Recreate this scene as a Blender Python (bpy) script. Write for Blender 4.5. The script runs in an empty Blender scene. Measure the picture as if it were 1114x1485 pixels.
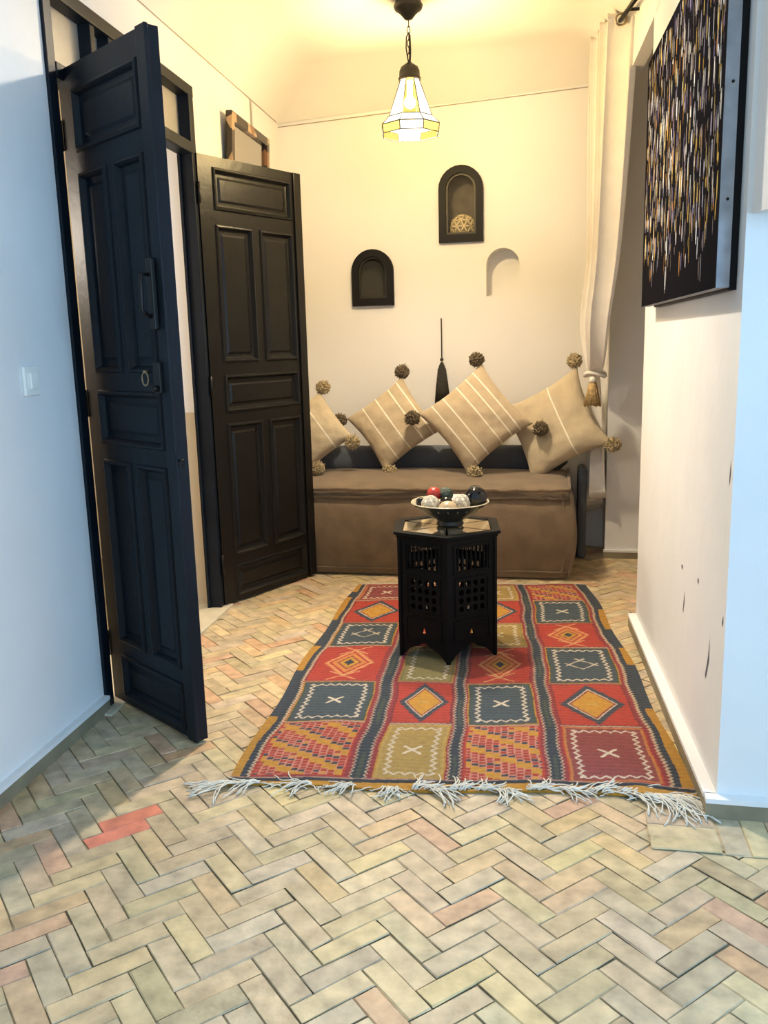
import bpy, math, random
import numpy as np
from mathutils import Vector, Matrix, noise
from mathutils.geometry import tessellate_polygon
random.seed(7); rng = np.random.RandomState(7)
S = bpy.context.scene
COL = S.collection
PI = math.pi
def V(*a): return Vector(a)

# ------------------------------------------------------------ materials
def mat(name, col, rough=.6, metal=0, noise_amt=0, noise_scale=8, bump=0, bump_scale=60, attr=None,
        emit=None, estr=0, spec=.5, coat=0, sheen=0, trans=0):
    m = bpy.data.materials.new(name); m.use_nodes = True
    nt = m.node_tree; b = nt.nodes['Principled BSDF']
    b.inputs['Base Color'].default_value = (*col, 1); b.inputs['Roughness'].default_value = rough
    b.inputs['Metallic'].default_value = metal; b.inputs['Specular IOR Level'].default_value = spec
    if coat: b.inputs['Coat Weight'].default_value = coat; b.inputs['Coat Roughness'].default_value = .15
    if sheen: b.inputs['Sheen Weight'].default_value = sheen
    if trans: b.inputs['Transmission Weight'].default_value = trans
    if emit: b.inputs['Emission Color'].default_value = (*emit, 1); b.inputs['Emission Strength'].default_value = estr
    tc = nt.nodes.new('ShaderNodeTexCoord')
    src = None
    if attr:
        a = nt.nodes.new('ShaderNodeAttribute'); a.attribute_name = attr; src = a.outputs['Color']
        nt.links.new(src, b.inputs['Base Color'])
    if noise_amt:
        n = nt.nodes.new('ShaderNodeTexNoise'); n.inputs['Scale'].default_value = noise_scale; n.inputs['Detail'].default_value = 6
        nt.links.new(tc.outputs['Object'], n.inputs['Vector'])
        r = nt.nodes.new('ShaderNodeMapRange'); r.inputs['From Min'].default_value = .3; r.inputs['From Max'].default_value = .7
        r.inputs['To Min'].default_value = 1-noise_amt; r.inputs['To Max'].default_value = 1+noise_amt*.5
        nt.links.new(n.outputs['Fac'], r.inputs['Value'])
        mx = nt.nodes.new('ShaderNodeVectorMath'); mx.operation = 'SCALE'
        if src: nt.links.new(src, mx.inputs[0])
        else: mx.inputs[0].default_value = col
        nt.links.new(r.outputs['Result'], mx.inputs['Scale'])
        nt.links.new(mx.outputs['Vector'], b.inputs['Base Color'])
    if bump:
        n2 = nt.nodes.new('ShaderNodeTexNoise'); n2.inputs['Scale'].default_value = bump_scale; n2.inputs['Detail'].default_value = 5
        nt.links.new(tc.outputs['Object'], n2.inputs['Vector'])
        bp = nt.nodes.new('ShaderNodeBump'); bp.inputs['Strength'].default_value = bump; bp.inputs['Distance'].default_value = .01
        nt.links.new(n2.outputs['Fac'], bp.inputs['Height']); nt.links.new(bp.outputs['Normal'], b.inputs['Normal'])
    return m
M = {}
M['plaster'] = mat('white_plaster', (.80,.785,.76), .85, noise_amt=.05, noise_scale=2.5, bump=.28, bump_scale=9)
M['plaster_smooth'] = mat('smooth_plaster', (.82,.80,.78), .85, noise_amt=.03, noise_scale=1.5, bump=.12, bump_scale=5)
M['gouge'] = mat('gouge', (.12,.10,.10), .9)
M['ceil'] = mat('ceiling_plaster', (.84,.80,.75), .9, noise_amt=.04, noise_scale=2, bump=.1, bump_scale=4)
M['seam'] = mat('seam', (.33,.28,.24), .9)
M['brick'] = mat('glazed_brick', (.5,.45,.3), .48, attr='Col', noise_amt=.32, noise_scale=18, bump=.45, bump_scale=24)
M['grout'] = mat('grout', (.27,.21,.12), .95, noise_amt=.3, noise_scale=30)
M['skirt'] = mat('skirting_tile', (.26,.22,.14), .55, noise_amt=.25, noise_scale=9)
M['doorblk'] = mat('black_door_paint', (.006,.010,.016), .48, noise_amt=.3, noise_scale=5, bump=.12, bump_scale=30, spec=.22)  # black paint with the blue of the daylight put into its colour
M['doorblk2'] = mat('black_brown_paint', (.007,.0065,.006), .36, noise_amt=.35, noise_scale=6, bump=.12, bump_scale=30, spec=.32)  # the same black paint, lamp warmth put into its colour
M['blackmetal'] = mat('dark_metal', (.02,.018,.016), .4, .7)
M['brass'] = mat('old_brass', (.35,.27,.16), .35, .9)
M['pane'] = mat('frosted_pane', (.75,.70,.60), .5, trans=.75, bump=.2, bump_scale=25)
M['stone'] = mat('threshold_stone', (.60,.54,.40), .5, noise_amt=.15, noise_scale=10)
M['dado'] = mat('ochre_dado', (.58,.49,.36), .8, noise_amt=.08, noise_scale=4)
M['sofa'] = mat('sofa_linen', (.215,.150,.090), .95, noise_amt=.22, noise_scale=9, bump=.5, bump_scale=260, sheen=.25)
M['slate'] = mat('slate_fabric', (.10,.11,.13), .95, noise_amt=.15, noise_scale=10, bump=.3, bump_scale=200)
M['pom_dark'] = mat('pompom_brown', (.17,.125,.075), .95, noise_amt=.6, noise_scale=90)
M['pom_light'] = mat('pompom_beige', (.48,.38,.22), .95, noise_amt=.6, noise_scale=90)
M['curtain'] = mat('curtain_cotton', (.82,.77,.70), .9, noise_amt=.05, noise_scale=12, bump=.15, bump_scale=150)
M['tassel_gold'] = mat('tassel_gold', (.46,.31,.13), .7, noise_amt=.5, noise_scale=60)
M['tassel_dark'] = mat('tassel_dark', (.035,.03,.022), .8, noise_amt=.4, noise_scale=80)
M['blackwood'] = mat('black_carved_wood', (.004,.0045,.005), .5, noise_amt=.3, noise_scale=12, spec=.12)
M['mirror'] = mat('mirror_glass', (.45,.43,.42), .04, 1.0)
M['tabletop'] = mat('glass_inlay', (.78,.70,.52), .06, .85)
M['framein'] = mat('niche_interior', (.045,.042,.038), .8)
M['framein2'] = mat('niche_interior_grey', (.20,.18,.155), .8, noise_amt=.3, noise_scale=14)
M['blackframe'] = mat('niche_frame_black', (.008,.007,.008), .55, spec=.2)
M['switch'] = mat('switch_plastic', (.88,.86,.80), .35)
M['canvas_side'] = mat('canvas_edge', (.36,.37,.40), .8, noise_amt=.25, noise_scale=14)
M['paint'] = mat('drip_painting', (.1,.1,.1), .9, spec=0, attr='Col', bump=.25, bump_scale=120)
M['rug'] = mat('wool_rug', (.5,.1,.1), .95, attr='Col', noise_amt=.18, noise_scale=60, bump=.5, bump_scale=260, sheen=.1)
M['fringe'] = mat('cotton_fringe', (.72,.68,.58), .9, noise_amt=.15, noise_scale=40)
M['lampmetal'] = mat('bronze_dark', (.03,.026,.022), .45, .5)
M['lead'] = mat('lead_strip', (.035,.03,.02), .5, .3)
M['fairlead'] = M['lead']
M['ceramic_dark'] = mat('bowl_glaze', (.014,.016,.018), .35, noise_amt=.9, noise_scale=45)
M['ceramic_rim'] = mat('bowl_rim_cream', (.55,.48,.34), .4, noise_amt=.35, noise_scale=50)
M['ball_white'] = mat('white_speckled', (.62,.58,.48), .6, noise_amt=.75, noise_scale=70, bump=1, bump_scale=90)
M['ball_beige'] = mat('beige_stone', (.50,.38,.24), .35, noise_amt=.25, noise_scale=25)
M['ball_black'] = mat('black_gloss', (.006,.007,.010), .12)
M['ball_red'] = mat('red_ball', (.45,.035,.025), .4, noise_amt=.3, noise_scale=50)
M['ball_green'] = mat('dark_green_ball', (.05,.08,.055), .5, noise_amt=.8, noise_scale=100, bump=.8, bump_scale=120)
M['gold_lattice'] = mat('gilt_lattice', (.85,.72,.48), .5, 0)
M['white_glint'] = M['switch']

# mother-of-pearl / bone frame: alternating patches
def patch_mat():
    m = mat('bone_inlay', (.3,.2,.1), .3)
    nt = m.node_tree; b = nt.nodes['Principled BSDF']
    tc = nt.nodes.new('ShaderNodeTexCoord'); v = nt.nodes.new('ShaderNodeTexVoronoi'); v.inputs['Scale'].default_value = 11
    nt.links.new(tc.outputs['Object'], v.inputs['Vector'])
    cr = nt.nodes.new('ShaderNodeValToRGB'); cr.color_ramp.interpolation = 'CONSTANT'
    e = cr.color_ramp.elements; e[0].position = 0; e[0].color = (.02,.010,.006,1); e[1].position = .62; e[1].color = (.22,.10,.04,1)
    x = e.new(.80); x.color = (.42,.27,.15,1)
    sp = nt.nodes.new('ShaderNodeSeparateColor'); nt.links.new(v.outputs['Color'], sp.inputs['Color'])
    nt.links.new(sp.outputs['Red'], cr.inputs['Fac']); nt.links.new(cr.outputs['Color'], b.inputs['Base Color'])
    return m
M['bone'] = patch_mat()
# cushion cloth with woven cream lines across local x
def cushion_mat(name, lines, base=(.52,.405,.265)):
    m = mat(name, base, .95, noise_amt=.12, noise_scale=14, bump=.45, bump_scale=220, sheen=.2)
    nt = m.node_tree; b = nt.nodes['Principled BSDF']
    old = b.inputs['Base Color'].links[0].from_socket
    tc = nt.nodes.new('ShaderNodeTexCoord'); sx = nt.nodes.new('ShaderNodeSeparateXYZ'); nt.links.new(tc.outputs['Object'], sx.inputs['Vector'])
    acc = None
    for l in lines:
        c = nt.nodes.new('ShaderNodeMath'); c.operation = 'COMPARE'; c.inputs[1].default_value = l; c.inputs[2].default_value = .0042
        nt.links.new(sx.outputs['X'], c.inputs[0])
        if acc is None: acc = c.outputs[0]
        else:
            mx = nt.nodes.new('ShaderNodeMath'); mx.operation = 'MAXIMUM'; nt.links.new(acc, mx.inputs[0]); nt.links.new(c.outputs[0], mx.inputs[1]); acc = mx.outputs[0]
    mix = nt.nodes.new('ShaderNodeMix'); mix.data_type = 'RGBA'
    nt.links.new(acc, mix.inputs[0]); nt.links.new(old, mix.inputs[6]); mix.inputs[7].default_value = (.82,.76,.62,1)
    nt.links.new(mix.outputs[2], b.inputs['Base Color'])
    return m
M['cushA'] = cushion_mat('cushion_cloth_striped', (-.155,-.075,.03,.105,.165))
M['cushB'] = cushion_mat('cushion_cloth_lines', (-.10,.0,.10,.17), (.51,.40,.26))
M['cushC'] = cushion_mat('cushion_cloth_plain', (.06,), (.55,.45,.30))
# lit glass of the lamp shade
def shade_mat(name, col, strength, tr):
    m = bpy.data.materials.new(name); m.use_nodes = True; nt = m.node_tree
    out = nt.nodes['Material Output']; nt.nodes.remove(nt.nodes['Principled BSDF'])
    e = nt.nodes.new('ShaderNodeEmission'); e.inputs['Color'].default_value = (*col,1); e.inputs['Strength'].default_value = strength
    t = nt.nodes.new('ShaderNodeBsdfTransparent'); t.inputs['Color'].default_value = (*col,1)
    mx = nt.nodes.new('ShaderNodeMixShader'); mx.inputs[0].default_value = tr
    nt.links.new(e.outputs[0], mx.inputs[1]); nt.links.new(t.outputs[0], mx.inputs[2]); nt.links.new(mx.outputs[0], out.inputs['Surface'])
    return m
M['shade_white'] = shade_mat('lit_white_glass', (1,.95,.80), 1.3, .5)
M['shade_yellow'] = shade_mat('lit_yellow_glass', (1,.78,.22), .55, .40)
M['bulb'] = shade_mat('lit_bulb', (1,.95,.8), 9, .3)

# ------------------------------------------------------------ mesh builder
class MB:
    def __init__(s): s.v = []; s.f = []; s.mi = []; s.sm = []
    def add(s, vs, fs, mi=0, smooth=False, T=None):
        o = len(s.v)
        for p in vs:
            p = Vector(p); s.v.append(T @ p if T else p)
        for f in fs: s.f.append([o+i for i in f]); s.mi.append(mi); s.sm.append(smooth)
        return s
    def box(s, a, b, mi=0, T=None, bev=0):
        x0,y0,z0 = a; x1,y1,z1 = b
        if bev <= 0:
            vs = [(x0,y0,z0),(x1,y0,z0),(x1,y1,z0),(x0,y1,z0),(x0,y0,z1),(x1,y0,z1),(x1,y1,z1),(x0,y1,z1)]
            return s.add(vs, [(0,3,2,1),(4,5,6,7),(0,1,5,4),(1,2,6,5),(2,3,7,6),(3,0,4,7)], mi, False, T)
        c = [((x0,x1)[i],(y0,y1)[j],(z0,z1)[k]) for k in (0,1) for j in (0,1) for i in (0,1)]
        import bmesh
        bm = bmesh.new(); bmesh.ops.create_cube(bm, size=1)
        for v in bm.verts: v.co = Vector(((x0+x1)/2+v.co.x*(x1-x0), (y0+y1)/2+v.co.y*(y1-y0), (z0+z1)/2+v.co.z*(z1-z0)))
        bmesh.ops.bevel(bm, geom=bm.edges[:], offset=bev, segments=2, affect='EDGES', profile=.5)
        bm.verts.ensure_lookup_table()
        vs = [v.co.copy() for v in bm.verts]; fs = [[v.index for v in f.verts] for f in bm.faces]; bm.free()
        return s.add(vs, fs, mi, False, T)
    def plate(s, outer, holes, t, T=None, mi=0, z0=0):
        loops = [outer]+list(holes)
        flat = [p for l in loops for p in l]
        tris = tessellate_polygon([[Vector((p[0],p[1],0)) for p in l] for l in loops])
        n = len(flat)
        vs = [(p[0],p[1],z0) for p in flat]+[(p[0],p[1],z0+t) for p in flat]
        fs = [(a,b,c) for a,b,c in tris]+[(c+n,b+n,a+n) for a,b,c in tris]
        k = 0
        for l in loops:
            m = len(l)
            for i in range(m): a = k+i; b = k+(i+1)%m; fs.append((a,b,b+n,a+n))
            k += m
        return s.add(vs, fs, mi, False, T)
    def tube(s, pts, r, seg=8, mi=0, caps=True, T=None):
        pts = [Vector(p) for p in pts]; n = len(pts)
        rs = r if isinstance(r,(list,tuple)) else [r]*n
        vs = []; up = Vector((0,0,1)); prev = None
        for i,p in enumerate(pts):
            d = (pts[min(i+1,n-1)]-pts[max(i-1,0)]).normalized()
            if prev is None:
                a = d.cross(up)
                if a.length < .1: a = d.cross(Vector((1,0,0)))
                a.normalize()
            else:
                a = (prev - d*prev.dot(d)); a = a.normalized() if a.length>1e-6 else d.orthogonal().normalized()
            prev = a; b = d.cross(a)
            for k in range(seg):
                t = 2*PI*k/seg; vs.append(p+(a*math.cos(t)+b*math.sin(t))*rs[i])
        fs = [(i*seg+k, i*seg+(k+1)%seg, (i+1)*seg+(k+1)%seg, (i+1)*seg+k) for i in range(n-1) for k in range(seg)]
        if caps: fs += [tuple(range(seg))[::-1], tuple((n-1)*seg+k for k in range(seg))]
        return s.add(vs, fs, mi, True, T)
    def lathe(s, prof, seg=32, mi=0, T=None, smooth=True, closed=False):
        vs = [(r*math.cos(2*PI*k/seg), r*math.sin(2*PI*k/seg), z) for r,z in prof for k in range(seg)]
        n = len(prof); fs = []
        for i in range(n if closed else n-1):
            j = (i+1)%n
            for k in range(seg): fs.append((i*seg+k, i*seg+(k+1)%seg, j*seg+(k+1)%seg, j*seg+k))
        return s.add(vs, fs, mi, smooth, T)
    def ball(s, c, r, sub=3, jitter=0, mi=0, sc=(1,1,1)):
        import bmesh
        bm = bmesh.new(); bmesh.ops.create_icosphere(bm, subdivisions=sub, radius=1)
        vs = []
        for v in bm.verts:
            k = r*(1+(random.random()-.5)*2*jitter); vs.append((c[0]+v.co.x*k*sc[0], c[1]+v.co.y*k*sc[1], c[2]+v.co.z*k*sc[2]))
        fs = [[v.index for v in f.verts] for f in bm.faces]; bm.free()
        return s.add(vs, fs, mi, jitter==0 or jitter<.1)
    def build(s, name, mats, parent=None, loc=None, fixn=True):
        me = bpy.data.meshes.new(name); me.from_pydata([tuple(v) for v in s.v], [], s.f)
        if not isinstance(mats,(list,tuple)): mats = [mats]
        for m in mats: me.materials.append(m)
        me.polygons.foreach_set('material_index', s.mi); me.polygons.foreach_set('use_smooth', s.sm)
        if fixn:
            import bmesh
            bm = bmesh.new(); bm.from_mesh(me); bmesh.ops.recalc_face_normals(bm, faces=bm.faces[:]); bm.to_mesh(me); bm.free()
        me.update()
        o = bpy.data.objects.new(name, me); COL.objects.link(o)
        if parent: o.parent = parent
        if loc is not None: o.location = loc
        return o
def tag(o, label=None, cat=None, group=None, kind=None):
    if label: o['label'] = label
    if cat: o['category'] = cat
    if group: o['group'] = group
    if kind: o['kind'] = kind
    return o
def empty(name, loc=(0,0,0), rz=0, **k):
    o = bpy.data.objects.new(name, None); COL.objects.link(o); o.location = loc; o.rotation_euler = (0,0,rz); o.empty_display_size = .1
    return tag(o, **k)
def frame(o, ex, ey, ez=None):
    ex = Vector(ex).normalized(); ey = Vector(ey).normalized()
    if ez is None: ez = ex.cross(ey)
    m = Matrix((( ex.x,ey.x,ez.x,o[0]),(ex.y,ey.y,ez.y,o[1]),(ex.z,ey.z,ez.z,o[2]),(0,0,0,1)))
    return m
def rect(a,b,c,d): return [(a,c),(b,c),(b,d),(a,d)]
def arch(x0,x1,z0,z1,n=14):
    r = (x1-x0)/2; cx = (x0+x1)/2; zc = z1-r
    return [(x0,z0),(x1,z0)]+[(cx+r*math.cos(PI*i/n), zc+r*math.sin(PI*i/n)) for i in range(n+1)]
def setcol(o, cols, domain='POINT'):
    a = o.data.color_attributes.new('Col','FLOAT_COLOR',domain)
    buf = np.ones((len(a.data),4),dtype=np.float32); buf[:,:3] = cols; a.data.foreach_set('color', buf.ravel())

# ------------------------------------------------------------ plan of the room (metres)
CAMH = 1.35
def LWx(y): return -.878+.1633*(y-4.382)
LD = Vector((.1612,.9869,0)).normalized(); LN = Vector((LD.y,-LD.x,0))            # along / out of the left wall (into the room)
RD = Vector((.1502,.9887,0)).normalized(); RN = Vector((-RD.y,RD.x,0))             # right wall
R0 = Vector((.929,2.259,0))
BD = Vector((.9796,-.2008,0)).normalized(); BN = Vector((-.2008,-.9796,0)).normalized()  # back wall, pointing to the room
B0 = Vector((-.62,5.96,0))
UP = Vector((0,0,1))
CZ = 2.99
# left wall: local x along LD from y=-1.5, local y up
L0 = Vector((LWx(-1.5),-1.5,0))
def ls(y): return (y+1.5)/LD.y
door_a, door_b, door_top = ls(3.10), ls(4.425), 2.575
mb = MB()
Tl = frame(L0, LD, UP)     # ez = LD x UP = points (LD.y,-LD.x)=LN  -> into the room
mb.plate(rect(0, ls(6.05), -.02, 3.25), [rect(door_a, door_b, .0, door_top)], -.40, Tl)
wl = mb.build('wall_left', M['plaster']); tag(wl, 'white plastered left wall with the black double doorway cut through it', 'wall', kind='structure')
# seams where the cove begins
mb = MB(); mb.plate(rect(ls(2.65), ls(5.93), 2.762, 2.768), [], .002, Tl)
s_ = mb.build('trim_1', M['seam']); tag(s_, 'thin dark seam line high on the left wall under the coved ceiling', 'trim', kind='structure')
# back wall with three arched recesses
Tb = frame(B0 - BD*.30, BD, UP)   # ez = BD x UP = (BD.y,-BD.x) = BN
def bs(x): return (x+.62)/BD.x+.30
n1 = (bs(-.164)+.012, bs(.105)-.012, 1.61, 1.94); n2 = (bs(.404)+.012, bs(.676)-.012, 1.985, 2.42); n3 = (bs(.694), bs(.90), 1.632, 1.925)
mb = MB()
mb.plate(rect(0, 2.55, -.02, 3.10), [arch(*n1), arch(*n2), arch(*n3)], -.25, Tb)
for n, d in ((n1,.13),(n2,.20),(n3,.12)): mb.plate(arch(n[0]-.02,n[1]+.02,n[2]-.02,n[3]+.02), [], -.05, Tb, 0 if n is n3 else 1, z0=-d)
wb = mb.build('wall_back', [M['plaster_smooth'], M['framein2']]); tag(wb, 'cream lit back wall with three small arched recesses above the sofa', 'wall', kind='structure')
mb = MB(); mb.add([(.30,2.739,.002),(2.35,2.832,.002),(2.35,2.838,.002),(.30,2.745,.002)], [(0,1,2,3)], 0, False, Tb)
s_ = mb.build('trim_2', M['seam'], fixn=False); tag(s_, 'thin dark seam line crossing the back wall behind the hanging lamp', 'trim', kind='structure')
# right wall
mb = MB()
Tr = frame(R0, RD, UP)     # ez = RD x UP = (RD.y,-RD.x) = away from the room
rl = (3.905-2.259)/RD.y
mb.plate(rect(0, rl, -.02, 2.66), [], .32, Tr)
mb.plate(rect(0, 3.5, 2.655, 3.25), [], .06, Tr)
# scars in the plaster
def gouge(s0,z0,s1,z1,w):
    mb.add([(s0,z0,-.0012),(s0+w,z0+.01,-.0012),(s1+w*1.2,(z0+z1)/2+.01,-.0012),(s1,z1,-.0012),(s1-w*.3,(z0+z1)/2,-.0012)], [(0,1,2,3,4)], 1, False, Tr)
gouge(.20,.33,.17,.47,.007); gouge(.57,.42,.56,.50,.006); gouge(.62,.56,.61,.575,.012); gouge(.36,.58,.355,.60,.008); gouge(.03,.95,.025,1.02,.004); gouge(.03,.55,.025,.585,.004)
wr = mb.build('wall_right', [M['plaster'], M['gouge']]); tag(wr, 'scuffed white right wall carrying the large drip painting', 'wall', kind='structure')
# wall facing the camera at far right of frame, with overhanging upper block
mb = MB()
WD = Vector((.9796,-.2008,0)).normalized()
Tw = frame(R0, WD, UP)
mb.plate(rect(0, 3.0, -.02, 3.25), [], -.30, Tw)
p = [(.012,0),(.045,.12),(1.5,.14),(1.5,-.01)]
vs = [(a,1.645,b) for a,b in p]+[(a,3.25,b) for a,b in p]
mb.add(vs, [(0,1,2,3),(4,5,6,7),(0,1,5,4),(1,2,6,5),(2,3,7,6),(3,0,4,7)], 0, False, Tw)
wf = mb.build('wall_front', M['plaster']); tag(wf, 'blue-lit white wall at the right edge with an overhanging upper block', 'wall', kind='structure')
# wall piece beyond the opening (behind the curtain), facing the camera
mb = MB()
P2 = Vector((1.372,5.232,0)); Tp = frame(P2, BD, UP)
mb.plate(rect(0, 1.6, -.02, 2.85), [], -.5, Tp)
mb.plate(rect(0, .03, 2.84, 3.2), [], -.5, Tp)
wp = mb.build('wall_far_right', M['plaster_smooth']); tag(wp, 'white wall pier beyond the opening, right of the curtain', 'wall', kind='structure')
# passage behind right opening
mb = MB()
Q = R0+RD*rl
mb.add([Q+V(.32,-.05,-.02), Q+V(2.2,-.4,-.02), Q+V(2.2,-.4,2.86), Q+V(.32,-.05,2.86)], [(0,1,2,3)])
mb.add([Q+V(2.1,-.5,-.02), Q+V(2.1,1.4,-.02), Q+V(2.1,1.4,2.86), Q+V(2.1,-.5,2.86)], [(0,1,2,3)])
wq = mb.build('wall_passage', M['plaster_smooth'], fixn=False); tag(wq, 'plain white walls of the side passage behind the right opening', 'wall', kind='structure')
mb = MB(); mb.box((0.06,-.1,0),(2.2,1.5,.06), T=frame(Q+V(0,0,2.85), RN*-1, RD))
wq = mb.build('ceiling_passage', M['ceil']); tag(wq, 'low ceiling of the side passage behind the curtain', 'ceiling', kind='structure')
# ceiling with coved edges
nx, ny = 60, 80; vs = []; y0 = 2.65
for j in range(ny+1):
    for i in range(nx+1):
        u = i/nx; v = j/ny
        yl = y0+(5.95-y0)*v
        pl = Vector((LWx(yl), yl, 0)); yr = 2.3+(5.56-2.3)*v
        pr = R0+RD*((yr-2.259)/RD.y)
        p = pl.lerp(pr,u)
        dl = u*(pr-pl).length; drr = (1-u)*(pr-pl).length; db = (1-v)*3.3
        def c(d,R=.34,h=.20): return h*(1-min(d/R,1))**2 if d<R else 0
        z = CZ - max(c(dl,.36,.22), c(db,.42,.22), c(drr,.25,.12)) - .012*math.sin(p.x*5+p.y*3)*0.5
        if db<.6: z += .06*u*(1-db/.6)
        vs.append((p.x,p.y,z))
fs = [(j*(nx+1)+i, j*(nx+1)+i+1, (j+1)*(nx+1)+i+1, (j+1)*(nx+1)+i) for j in range(ny) for i in range(nx)]
mb = MB(); mb.add(vs, fs, 0, True)
mb.add([(LWx(y0)-.3,y0,3.2),(1.5,2.28,3.2),(2.2,5.9,3.2),(-.9,6.4,3.2)], [(0,1,2,3)])
mb.add([(LWx(y0),y0,CZ-.23),(R0.x+.02,2.3,CZ-.1),(R0.x+.1,2.3,3.2),(LWx(y0)-.3,y0,3.2)], [(0,1,2,3)])
ce = mb.build('ceiling', M['ceil'], fixn=False); tag(ce, 'warm lit white ceiling with coved edges over the sitting nook', 'ceiling', kind='structure')

# ------------------------------------------------------------ floor: herringbone bricks
Wd = .0600; Lb = 3*Wd; ang = math.radians(33.8); ca, sa = math.cos(ang), math.sin(ang)
pal = [(.55,.45,.265),(.53,.44,.28),(.50,.43,.26),(.57,.43,.24),(.54,.36,.215),(.47,.40,.25),(.60,.50,.28),(.51,.42,.25),(.54,.47,.31),(.46,.37,.23)]
V_=[]; F_=[]; C_=[]; MI=[]
def brick(cx, cy, hx, hy, th, dz=0, colr=None):
    c, s = math.cos(th), math.sin(th); k = len(V_)//1
    base = np.array(colr if colr is not None else pal[rng.choice(len(pal), p=[.16,.16,.14,.12,.08,.10,.08,.08,.05,.03])])
    base = base*(1+rng.uniform(-.08,.08))*np.array([1.04,.975+rng.uniform(-.03,.03),.98+rng.uniform(-.1,.1)])
    tx, ty = rng.uniform(-.008,.008,2); hz = rng.uniform(-.0015,.0015)+dz
    for g, z in ((.0012,-.003),(.0028,0)):
        for a,b in ((-1,-1),(1,-1),(1,1),(-1,1)):
            lx = a*(hx-g)+rng.uniform(-.0022,.0022); ly = b*(hy-g)+rng.uniform(-.0022,.0022)
            V_.append((cx+lx*c-ly*s, cy+lx*s+ly*c, z+hz+(lx*tx+ly*ty))); C_.append(base)
    F_.append((k+4,k+5,k+6,k+7)); MI.append(0)
    for i in range(4): j=(i+1)%4; F_.append((k+i,k+j,k+4+j,k+4+i)); MI.append(0)
def inzone(x,y):   # straight-laid border patch by the right wall corner
    a = (x-R0.x)*.9796-(y-R0.y)*.2008; b = -(x-R0.x)*.2008-(y-R0.y)*.9796
    return a>-.13 and -.1<b<.19
special = {}
N = 90
for gy in range(-N,N):
    for gx in range(-N,N):
        for kind in (0,1):
            if kind==0 and (gx-gy)%6==0: lx,ly,hx,hy = gx+1.5, gy+.5, Lb/2, Wd/2
            elif kind==1 and (gy-gx-1)%6==0: lx,ly,hx,hy = gx+.5, gy+1.5, Wd/2, Lb/2
            else: continue
            lx*=Wd; ly*=Wd
            x = lx*ca-ly*sa+.02; y = lx*sa+ly*ca+2.6
            if y<.5 or y>6.2 or x<-1.75 or x>2.6: continue
            if x < LWx(y)-.12 : continue
            if y>2.4 and x > R0.x+.16*(y-2.26)+.12 and y<3.75: continue
            if y>3.75 and x>2.0: continue
            cr = None
            if (x+.741)**2+(y-2.278)**2 < .0045: cr = (.62,.22,.13)
            brick(x,y,hx,hy,ang,0,cr)
th = math.radians(-11.6)
def zone_xy(a, b): return R0.x+a*math.cos(th)+b*math.sin(th)*-1*0+b*(-.2008), R0.y+a*math.sin(th)-b*.9796
a0 = -.16
for r_ in range(3):
    px_, py_ = zone_xy(-.107, .056+.062*r_); brick(px_,py_,.0925,.031,th,.0045)
for q in range(22):
    px_, py_ = zone_xy(.023+q*.066, .118); brick(px_,py_,.033,.093,th,.0045)
k = len(V_)
for p in ((-1.9,.3,-.0045),(3.0,.3,-.0045),(3.0,6.3,-.0045),(-1.9,6.3,-.0045)): V_.append(p); C_.append((.2,.2,.2))
F_.append((k,k+1,k+2,k+3)); MI.append(1)
k = len(V_)
for p in ((-4,-4,-.006),(5,-4,-.006),(5,7,-.006),(-4,7,-.006),(-4,-4,-.15),(5,-4,-.15),(5,7,-.15),(-4,7,-.15)): V_.append(p); C_.append((.45,.40,.28))
for f in ((0,1,2,3),(7,6,5,4),(0,4,5,1),(1,5,6,2),(2,6,7,3),(3,7,4,0)): F_.append(tuple(k+i for i in f)); MI.append(0)
me = bpy.data.meshes.new('floor'); me.from_pydata(V_,[],F_); me.materials.append(M['brick']); me.materials.append(M['grout'])
me.polygons.foreach_set('material_index', MI)
fo = bpy.data.objects.new('floor', me); COL.objects.link(fo); setcol(fo, np.array(C_)); tag(fo, 'pale yellow terracotta brick floor laid in herringbone', 'floor', kind='structure')

# ------------------------------------------------------------ skirting
def skirt(name, A, D, n, length, h, off, label, s0=0, side=True):
    T = frame(A, D, UP); sgn = 1
    e = Vector(D).cross(UP); sg = 1 if e.dot(n)>0 else -1
    b = MB()
    b.box((s0,-.004,-.002*sg) if sg>0 else (s0,-.004,-off), (length,h,off) if sg>0 else (length,h,.002), 0, T)
    b.box((s0,h,-.002) if sg>0 else (s0,h,-off-.002), (length,h+.014,off+.002) if sg>0 else (length,h+.014,.002), 1, T)
    o = b.build(name, [M['skirt'], M['plaster']]); return tag(o, label, 'skirting', kind='structure')
skirt('baseboard_left', L0, LD, LN, ls(3.10), .048, .022, 'stone skirting with a white lip along the near left wall')
skirt('baseboard_right', R0, RD, RN, rl+.01, .050, .034, 'low skirting with a white lip along the right wall beside the rug')
skirt('baseboard_front', R0-WD*.034, WD, -UP.cross(WD), 3, .050, .034, 'brown tile skirting under the blue-lit wall at the right edge')
skirt('baseboard_far', P2-BD*.01, BD, BN, 1.6, .04, .02, 'brown tile skirting at the foot of the far white pier')
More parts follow.
